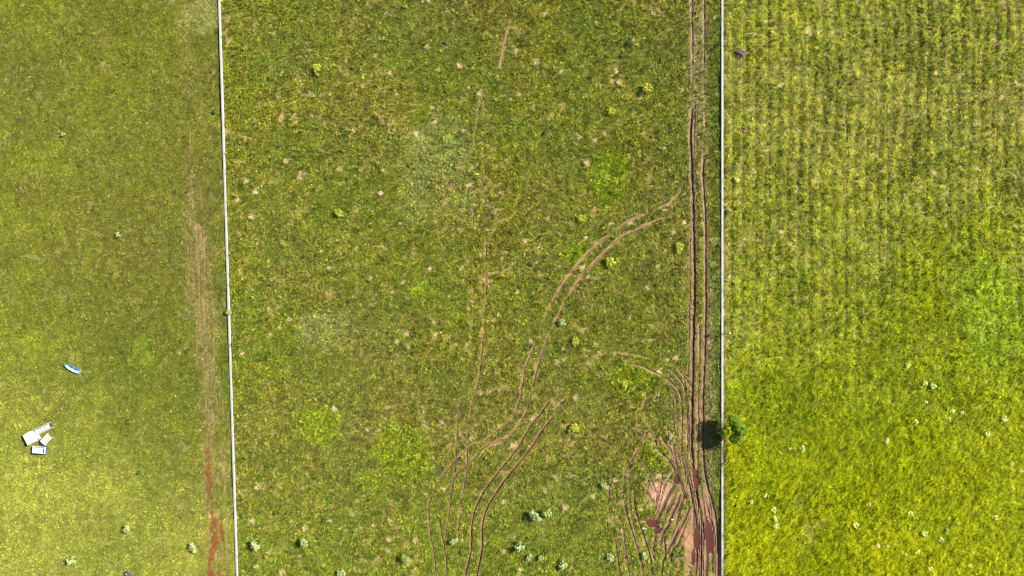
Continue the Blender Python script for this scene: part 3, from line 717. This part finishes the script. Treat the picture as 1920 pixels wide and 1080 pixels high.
lime = [(1212, 166, 1.0, 'yellow green clump in the upper right of the middle field'), (1075, 803, .95, 'yellow green clump right of the two dark ruts'), (1145, 210, .8, 'yellow green clump above the leafy patch'),
        (1146, 490, 1.1, 'large yellow green clump inside the big arc'), (1090, 410, .85, 'yellow green clump above the big arc'), (1273, 466, .9, 'yellow green clump left of the long wall ruts'), (1078, 640, .8, 'yellow green clump below the big arc'),
        (1168, 720, .8, 'yellow green clump under the short dark arc'), (636, 400, .8, 'yellow green clump in the left centre'), (597, 132, .9, 'yellow green clump in the upper left of the middle field')]
for i, (u, v, s, lab) in enumerate(lime):
    plant_thing('weed', 'weed', lab, u, v, v_lime[i % 2], M_lime, s * 1.35, rr.rand() * 6, 'yellow green clumps')
lf = [(1701,685),(1733,720),(1748,722),(1735,755),(1783,770),(1802,774),(1780,784),(1882,784),(1713,790),(1660,825),(1624,943),(1703,962),(1703,988),(1730,999),(1761,1012),(1773,993),(1795,981),(1863,969),(1901,940),(1910,882),(1896,914),(1643,1022),(1663,1022),(1696,1037),(1720,1034),(1742,1065),(1821,1034),(1817,1061),(1602,986),(1449,957),(1453,969),(1453,986),(1408,940),(1434,928),(1380,338),(1480,840),(1500,838),(1850,812),(1895,866)]
for i, (u, v) in enumerate(lf):
    plant_thing('flowering_weed', 'weed', whereis(u, v, [q_ for q_ in LMK if q_[0] > 1350], 'pale flowering weed'), u + rr.randn(), v + rr.randn(), v_lf[i % 3], M_lflow, rr.uniform(.45, .85), rr.rand() * 6, 'small pale flowering weeds in the right field')
dark = [(1181, 84, .9, 'dark green clump near the top of the middle field'), (1165, 105, .6, 'small dark clump below the top one'), (1200, 176, .7, 'dark green clump left of a yellow green one'), (1023, 250, .75, 'dark green clump upright in the upper centre'),
        (995, 496, .6, 'dark green clump right of the faint centre track'), (262, 886, .6, 'dark green clump in the lower left field'), (403, 210, .6, 'dark green clump left of the left wall'), (1363, 398, .7, 'dark green clump right of the right wall'), (656, 565, .6, 'dark green clump in the left centre'), (988, 968, .9, 'dark clump added as shadow left of the silvery pair')]  # last entry is a dark clump added in place of the pair's shadow
for i, (u, v, s, lab) in enumerate(dark):
    plant_thing('weed', 'weed', lab, u, v, v_dark[i % 2], M_dark, s, rr.rand() * 6, 'dark green clumps')
dry = [(484, 912, 1.3), (572, 990, 1.3), (536, 302, 1.1), (713, 364, .8), (862, 123, 1.2), (800, 88, 1), (740, 245, .8), (664, 245, .9), (680, 162, .9), (1005, 118, 1.3), (1160, 155, 1.1), (1225, 25, 1), (1188, 75, .8), (474, 406, 1.2), (530, 455, .9), (505, 578, .9),
       (745, 640, 1), (720, 320, .9), (590, 180, .7), (1060, 950, 1.3), (945, 940, 1), (1022, 920, 1), (730, 1010, 1.1), (780, 1012, 1.2), (505, 1035, 1), (530, 1072, 1.3), (700, 985, .8), (690, 805, 1), (1100, 305, 1.2), (1115, 265, 1), (935, 730, .8), (1080, 745, 1.2), (995, 640, .9), (935, 590, .9)]
for i, (u, v, s) in enumerate(dry):
    plant_thing('dry_tuft', 'dry tuft', whereis(u, v, [q_ for q_ in LMK if 430 < q_[0] < 1340], 'dead straw tuft'), u, v, v_dry[i % 3], M_dryp, s * .95, rr.rand() * 6, 'straw coloured dead tufts of the middle field')

# ------------------------------------------------------------------ manufactured things
def bx(bm, c, s, rz=0, bev=.012, tilt=(0, 0)):
    from mathutils import Matrix
    g = bmesh.ops.create_cube(bm, size=1)
    vs = g['verts']
    for w in vs: w.co = Vector((w.co.x * s[0], w.co.y * s[1], w.co.z * s[2]))
    if bev:
        es = list({e_ for w in vs for e_ in w.link_edges})
        res = bmesh.ops.bevel(bm, geom=es, offset=bev, segments=2, affect='EDGES'); vs = [w for w in res['verts']]
    M_ = Matrix.Translation(c) @ Matrix.Rotation(rz, 4, 'Z') @ Matrix.Rotation(tilt[0], 4, 'X') @ Matrix.Rotation(tilt[1], 4, 'Y')
    bmesh.ops.transform(bm, matrix=M_, verts=list(vs))
def part(name, fn, mat, parent):
    bm = bmesh.new(); fn(bm); me = bpy.data.meshes.new(name); bm.to_mesh(me); bm.free()
    return link(name, me, mat, parent)
def thing(name, label, cat, u, v, z=0, rz=0, group=None):
    x, y = W(u, v); e = bpy.data.objects.new(name, None); C.objects.link(e)
    e.location = (x, y, gz(x, y) + z); e.rotation_euler = (0, 0, math.radians(rz)); e['label'] = label; e['category'] = cat
    if group: e['group'] = group
    return e
M_white = simple('white_plastic', (.52, .51, .50), .45, .04, 3)
M_wht2 = simple('off_white_plastic', (.52, .51, .53), .5, .07, 3)
M_blue = simple('dark_blue_plastic', (.03, .10, .24), .5, .2, 5)
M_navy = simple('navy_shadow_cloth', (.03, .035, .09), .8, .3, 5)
M_teal = simple('teal_trim', (.02, .17, .33), .4, .15, 5)
M_hull = simple('pale_blue_hull', (.36, .58, .66), .4, .05, 3)
M_frame = simple('grey_metal', (.30, .30, .32), .5, .1, 5)

t = thing('storage_box', 'big plain white square box, largest of the white items in the left field', 'box', 63.5, 818.5, .0, 27)
def lid_shape(bm):   # slightly irregular five-cornered lid
    pts = [(-1.03, .08), (-.86, .62), (.10, .66), (.80, .62), (.86, -.30), (.62, -.64), (-.72, -.70)]
    pts = [(-.80, .66), (.30, .78), (.82, .40), (.86, -.20), (.62, -.76), (-.80, -.74)]
    lo = [bm.verts.new((x * .98, y, .52)) for x, y in pts]; hi = [bm.verts.new((x * .96, y * .98, .60)) for x, y in pts]
    bm.faces.new(hi); bm.faces.new(lo[::-1])
    for i in range(len(pts)): j = (i + 1) % len(pts); bm.faces.new((lo[i], lo[j], hi[j], hi[i]))
    bmesh.ops.bevel(bm, geom=list(bm.edges), offset=.02, segments=2, affect='EDGES')
part('lid', lid_shape, M_white, t)
part('body', lambda bm: bx(bm, (0, 0, .25), (1.50, 1.36, .54), 0, .03), M_wht2, t)
part('rim', lambda bm: bx(bm, (0, 0, .50), (1.60, 1.44, .035), 0, .01), M_blue, t)

def slatted(name, label, cat, u, v, rz, L_, Wd, H, nsl, dark_edge):
    t = thing(name, label, cat, u, v, 0, rz)
    for s in (1, -1): part('side_rail', lambda bm, s=s: bx(bm, (0, s * (Wd / 2 - .03), H), (L_, .06, .07), 0, .012), M_white, t)
    for s in (1, -1): part('end_rail', lambda bm, s=s: bx(bm, (s * (L_ / 2 - .04), 0, H + .002), (.08, Wd - .125, .075), 0, .012), M_white, t)
    for i in range(nsl):
        x = -L_ / 2 + .10 + (i + .5) * (L_ - .2) / nsl; w = (L_ - .2) / nsl - .05
        part('slat', lambda bm, x=x, w=w: bx(bm, (x, -.02 if dark_edge else 0, H + .01), (w, Wd - (.24 if dark_edge else .15), .035), 0, .008), M_white, t)
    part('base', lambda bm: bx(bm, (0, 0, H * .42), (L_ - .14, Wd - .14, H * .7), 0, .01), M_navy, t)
    for sx_ in (1, -1):
        for sy_ in (1, -1): part('leg', lambda bm, sx_=sx_, sy_=sy_: bx(bm, (sx_ * (L_ / 2 - .05), sy_ * (Wd / 2 - .05), H / 2 - .03), (.06, .06, H), 0, .01), M_wht2, t)
    return t
slatted('sun_lounger', 'long white slatted lounger leaning out from the big white box', 'lounger', 86.5, 802.5, 27, 1.85, .78, .62, 5, True)
slatted('slatted_crate', 'short white slatted crate right of the big white box', 'crate', 90, 823, 47, 1.30, .86, .34, 4, False)
t = thing('shallow_bin', 'white shallow bin with a dark blue edge below the big white box', 'bin', 77, 842.5, 0, -5)
part('tray', lambda bm: bx(bm, (0, .02, .40), (1.66, .90, .06), 0, .02), M_white, t)
part('under_tray', lambda bm: bx(bm, (-.03, -.05, .20), (1.62, .92, .34), math.radians(2), .02), M_blue, t)
part('base_tray', lambda bm: bx(bm, (-.06, -.10, .02), (1.66, .95, .05), math.radians(3), .01), M_wht2, t)
for i in range(6): part('handle_slot', lambda bm, i=i: bx(bm, (-.58 + i * .225, .36, .435), (.13, .12, .012), 0, 0), M_blue, t)
part('side_slot', lambda bm: bx(bm, (.62, -.06, .435), (.10, .56, .012), 0, 0), M_navy, t)
t = thing('dark_bundle', 'dark blue crumpled bundle wedged between the white box, crate and bin', 'bundle', 81, 830.5, 0, -35)
def crumple(bm, s=(.42, .26, .16), seed=3):
    bmesh.ops.create_icosphere(bm, subdivisions=3, radius=1); r_ = np.random.RandomState(seed); ph = r_.rand(6) * 6
    for w in bm.verts:
        k = 1 + .22 * math.sin(w.co.x * 5 + ph[0]) * math.sin(w.co.y * 6 + ph[1]) + .14 * math.sin(w.co.z * 9 + w.co.x * 7 + ph[2])
        w.co = Vector((w.co.x * s[0] * k, w.co.y * s[1] * k, max(w.co.z, -.5) * s[2] * k + s[2] * .5))
part('cloth', lambda bm: crumple(bm), M_navy, t)
part('strap', lambda bm: bx(bm, (-.2, .1, .22), (.22, .07, .03), .4, .005), M_hull, t)

# small boat
t = thing('small_boat', 'small pale blue and white boat shell lying on the grass in the left field', 'boat', 137.5, 690.5, 0, -26)
def boat_ring(s, z, dx=0):
    out = []
    for x, w in [(-1.06, 0.0), (-.90, .12), (-.62, .24), (-.2, .31), (.3, .32), (.75, .29), (1.02, .24)]: out.append((x * s + dx, w * s, z))
    for x, w in [(1.02, .24), (.75, .29), (.3, .32), (-.2, .31), (-.62, .24), (-.90, .12)]: out.append((x * s + dx, -w * s, z))
    return out
def loft(bm, rings, cap=True):
    R_ = [[bm.verts.new(p) for p in ring] for ring in rings]
    for a_, b_ in zip(R_[:-1], R_[1:]):
        for i in range(len(a_)): j = (i + 1) % len(a_); bm.faces.new((a_[i], a_[j], b_[j], b_[i]))
    if cap: bm.faces.new(R_[-1])
part('hull', lambda bm: loft(bm, [boat_ring(.80, 0), boat_ring(.97, .16), boat_ring(1.0, .30), boat_ring(.96, .31), boat_ring(.90, .24), boat_ring(.80, .14)]), M_hull, t)
def gun(bm):
    a_ = [bm.verts.new(p) for p in boat_ring(1.06, .24)]; b_ = [bm.verts.new(p) for p in boat_ring(1.10, .29)]; c_ = [bm.verts.new(p) for p in boat_ring(.94, .33)]
    for p_, q_ in ((a_, b_), (b_, c_)):
        for i in range(len(p_)): j = (i + 1) % len(p_); bm.faces.new((p_[i], p_[j], q_[j], q_[i]))
part('gunwale', gun, M_teal, t)
part('thwart', lambda bm: bx(bm, (.1, 0, .25), (.14, .50, .025), 0, .006), M_white, t)
part('stripe', lambda bm: bx(bm, (.12, .10, .26), (1.1, .09, .02), math.radians(-3), .004), M_blue, t)
part('transom', lambda bm: bx(bm, (1.03, 0, .2), (.05, .48, .26), 0, .008), M_white, t)

# post at right wall
t = thing('marker_post', 'short white post leaning out just right of the right wall', 'post', 1358.5, 624.5)
V, Fc = tube([(0, 0, -.2), (.05, .04, .9), (.12, .10, 1.55)], [.075, .07, .065], 10)
me = mesh_from('shaft', V, Fc); link('shaft', me, M_white, t)
part('cap', lambda bm: bx(bm, (.12, .10, 1.57), (.17, .17, .06), 0, .01), M_white, t)

# litter and soil heaps
t = thing('litter', 'dark plastic bag with white scraps at the bottom edge of the left field', 'bag', 240, 1077)
part('bag', lambda bm: crumple(bm, (.36, .42, .2), 8), simple('dark_plum_plastic', (.07, .05, .08), .4, .3, 5), t)
part('scrap', lambda bm: bx(bm, (-.08, .05, .28), (.13, .22, .03), .5, .004, (.2, .1)), M_white, t)
for u, v, sx_, sy_, rz, lab in ((767, 828, .28, .22, 20, 'small white scrap of litter left of the winding ruts'), (1262, 974, .42, .14, 10, 'thin white plastic strip between two wet ruts'), (474, 543, .18, .14, 0, 'tiny white scrap right of the left wall'), (163, 598, .16, .14, 30, 'tiny white scrap in the left field above the boat'),
                         (1209, 991, .62, .14, -18, 'crumpled white sheet strip left of the round puddle'), (1238, 986, .30, .12, 60, 'white scrap right of the round puddle')):
    x, y = W(u, v); bm = bmesh.new(); g = bmesh.ops.create_grid(bm, x_segments=6, y_segments=4, size=.5)
    for w in bm.verts: w.co = Vector((w.co.x * sx_, w.co.y * sy_, .05 * math.sin(w.co.x * 17 + u) + .04 * math.sin(w.co.y * 23 + v)))
    ge = bmesh.ops.extrude_face_region(bm, geom=list(bm.faces)); 
    for w in ge['geom']:
        if isinstance(w, bmesh.types.BMVert): w.co.z += .008
    me = bpy.data.meshes.new('litter'); bm.to_mesh(me); bm.free()
    o = link('litter', me, M_white, label=lab, category='litter'); o.location = (x, y, gz(x, y) + .11 + (.06 if v > 960 else 0)); o.rotation_euler = (0, 0, math.radians(rz))
M_heap = simple('dark_purple_earth', (.10, .055, .05), .9, .45, 4, .8); M_heap2 = simple('pale_pink_earth', (.46, .32, .26), .9, .25, 4, .6)
for u, v, s, mt_, lab in ((1387, 101, .62, M_heap, 'largest dark earth heap right of the right wall near the top'), (1395, 242, .36, M_heap, 'small dark earth heap below the larger one by the right wall'), (1380, 947, .36, M_heap, 'dark earth heap right of the right wall below the tree'),
                     (836, 80, .35, M_heap, 'small dark earth heap near the top of the middle field'), (713, 363, .34, M_heap2, 'pale pink earth heap in the left centre of the middle field'), (1574, 155, .3, M_heap, 'small grey heap in the upper middle of the right field'), (1872, 88, .3, M_heap, 'small dark heap near the top right corner')):
    x, y = W(u, v); bm = bmesh.new(); bmesh.ops.create_icosphere(bm, subdivisions=4, radius=1); ph = rr.rand(6) * 6
    for w in bm.verts:
        k = 1 + .25 * math.sin(w.co.x * 4 + ph[0]) * math.sin(w.co.y * 5 + ph[1]) + .10 * math.sin(w.co.x * 13 + ph[2]) * math.sin(w.co.y * 11 + w.co.z * 9 + ph[3])
        w.co = Vector((w.co.x * s * k, w.co.y * s * .8 * k, max(w.co.z, -.3) * s * .55 * k))
    me = bpy.data.meshes.new('earth_heap'); bm.to_mesh(me); bm.free()
    o = link('earth_heap', me, mt_, label=lab, category='earth heap'); o.location = (x, y, gz(x, y))
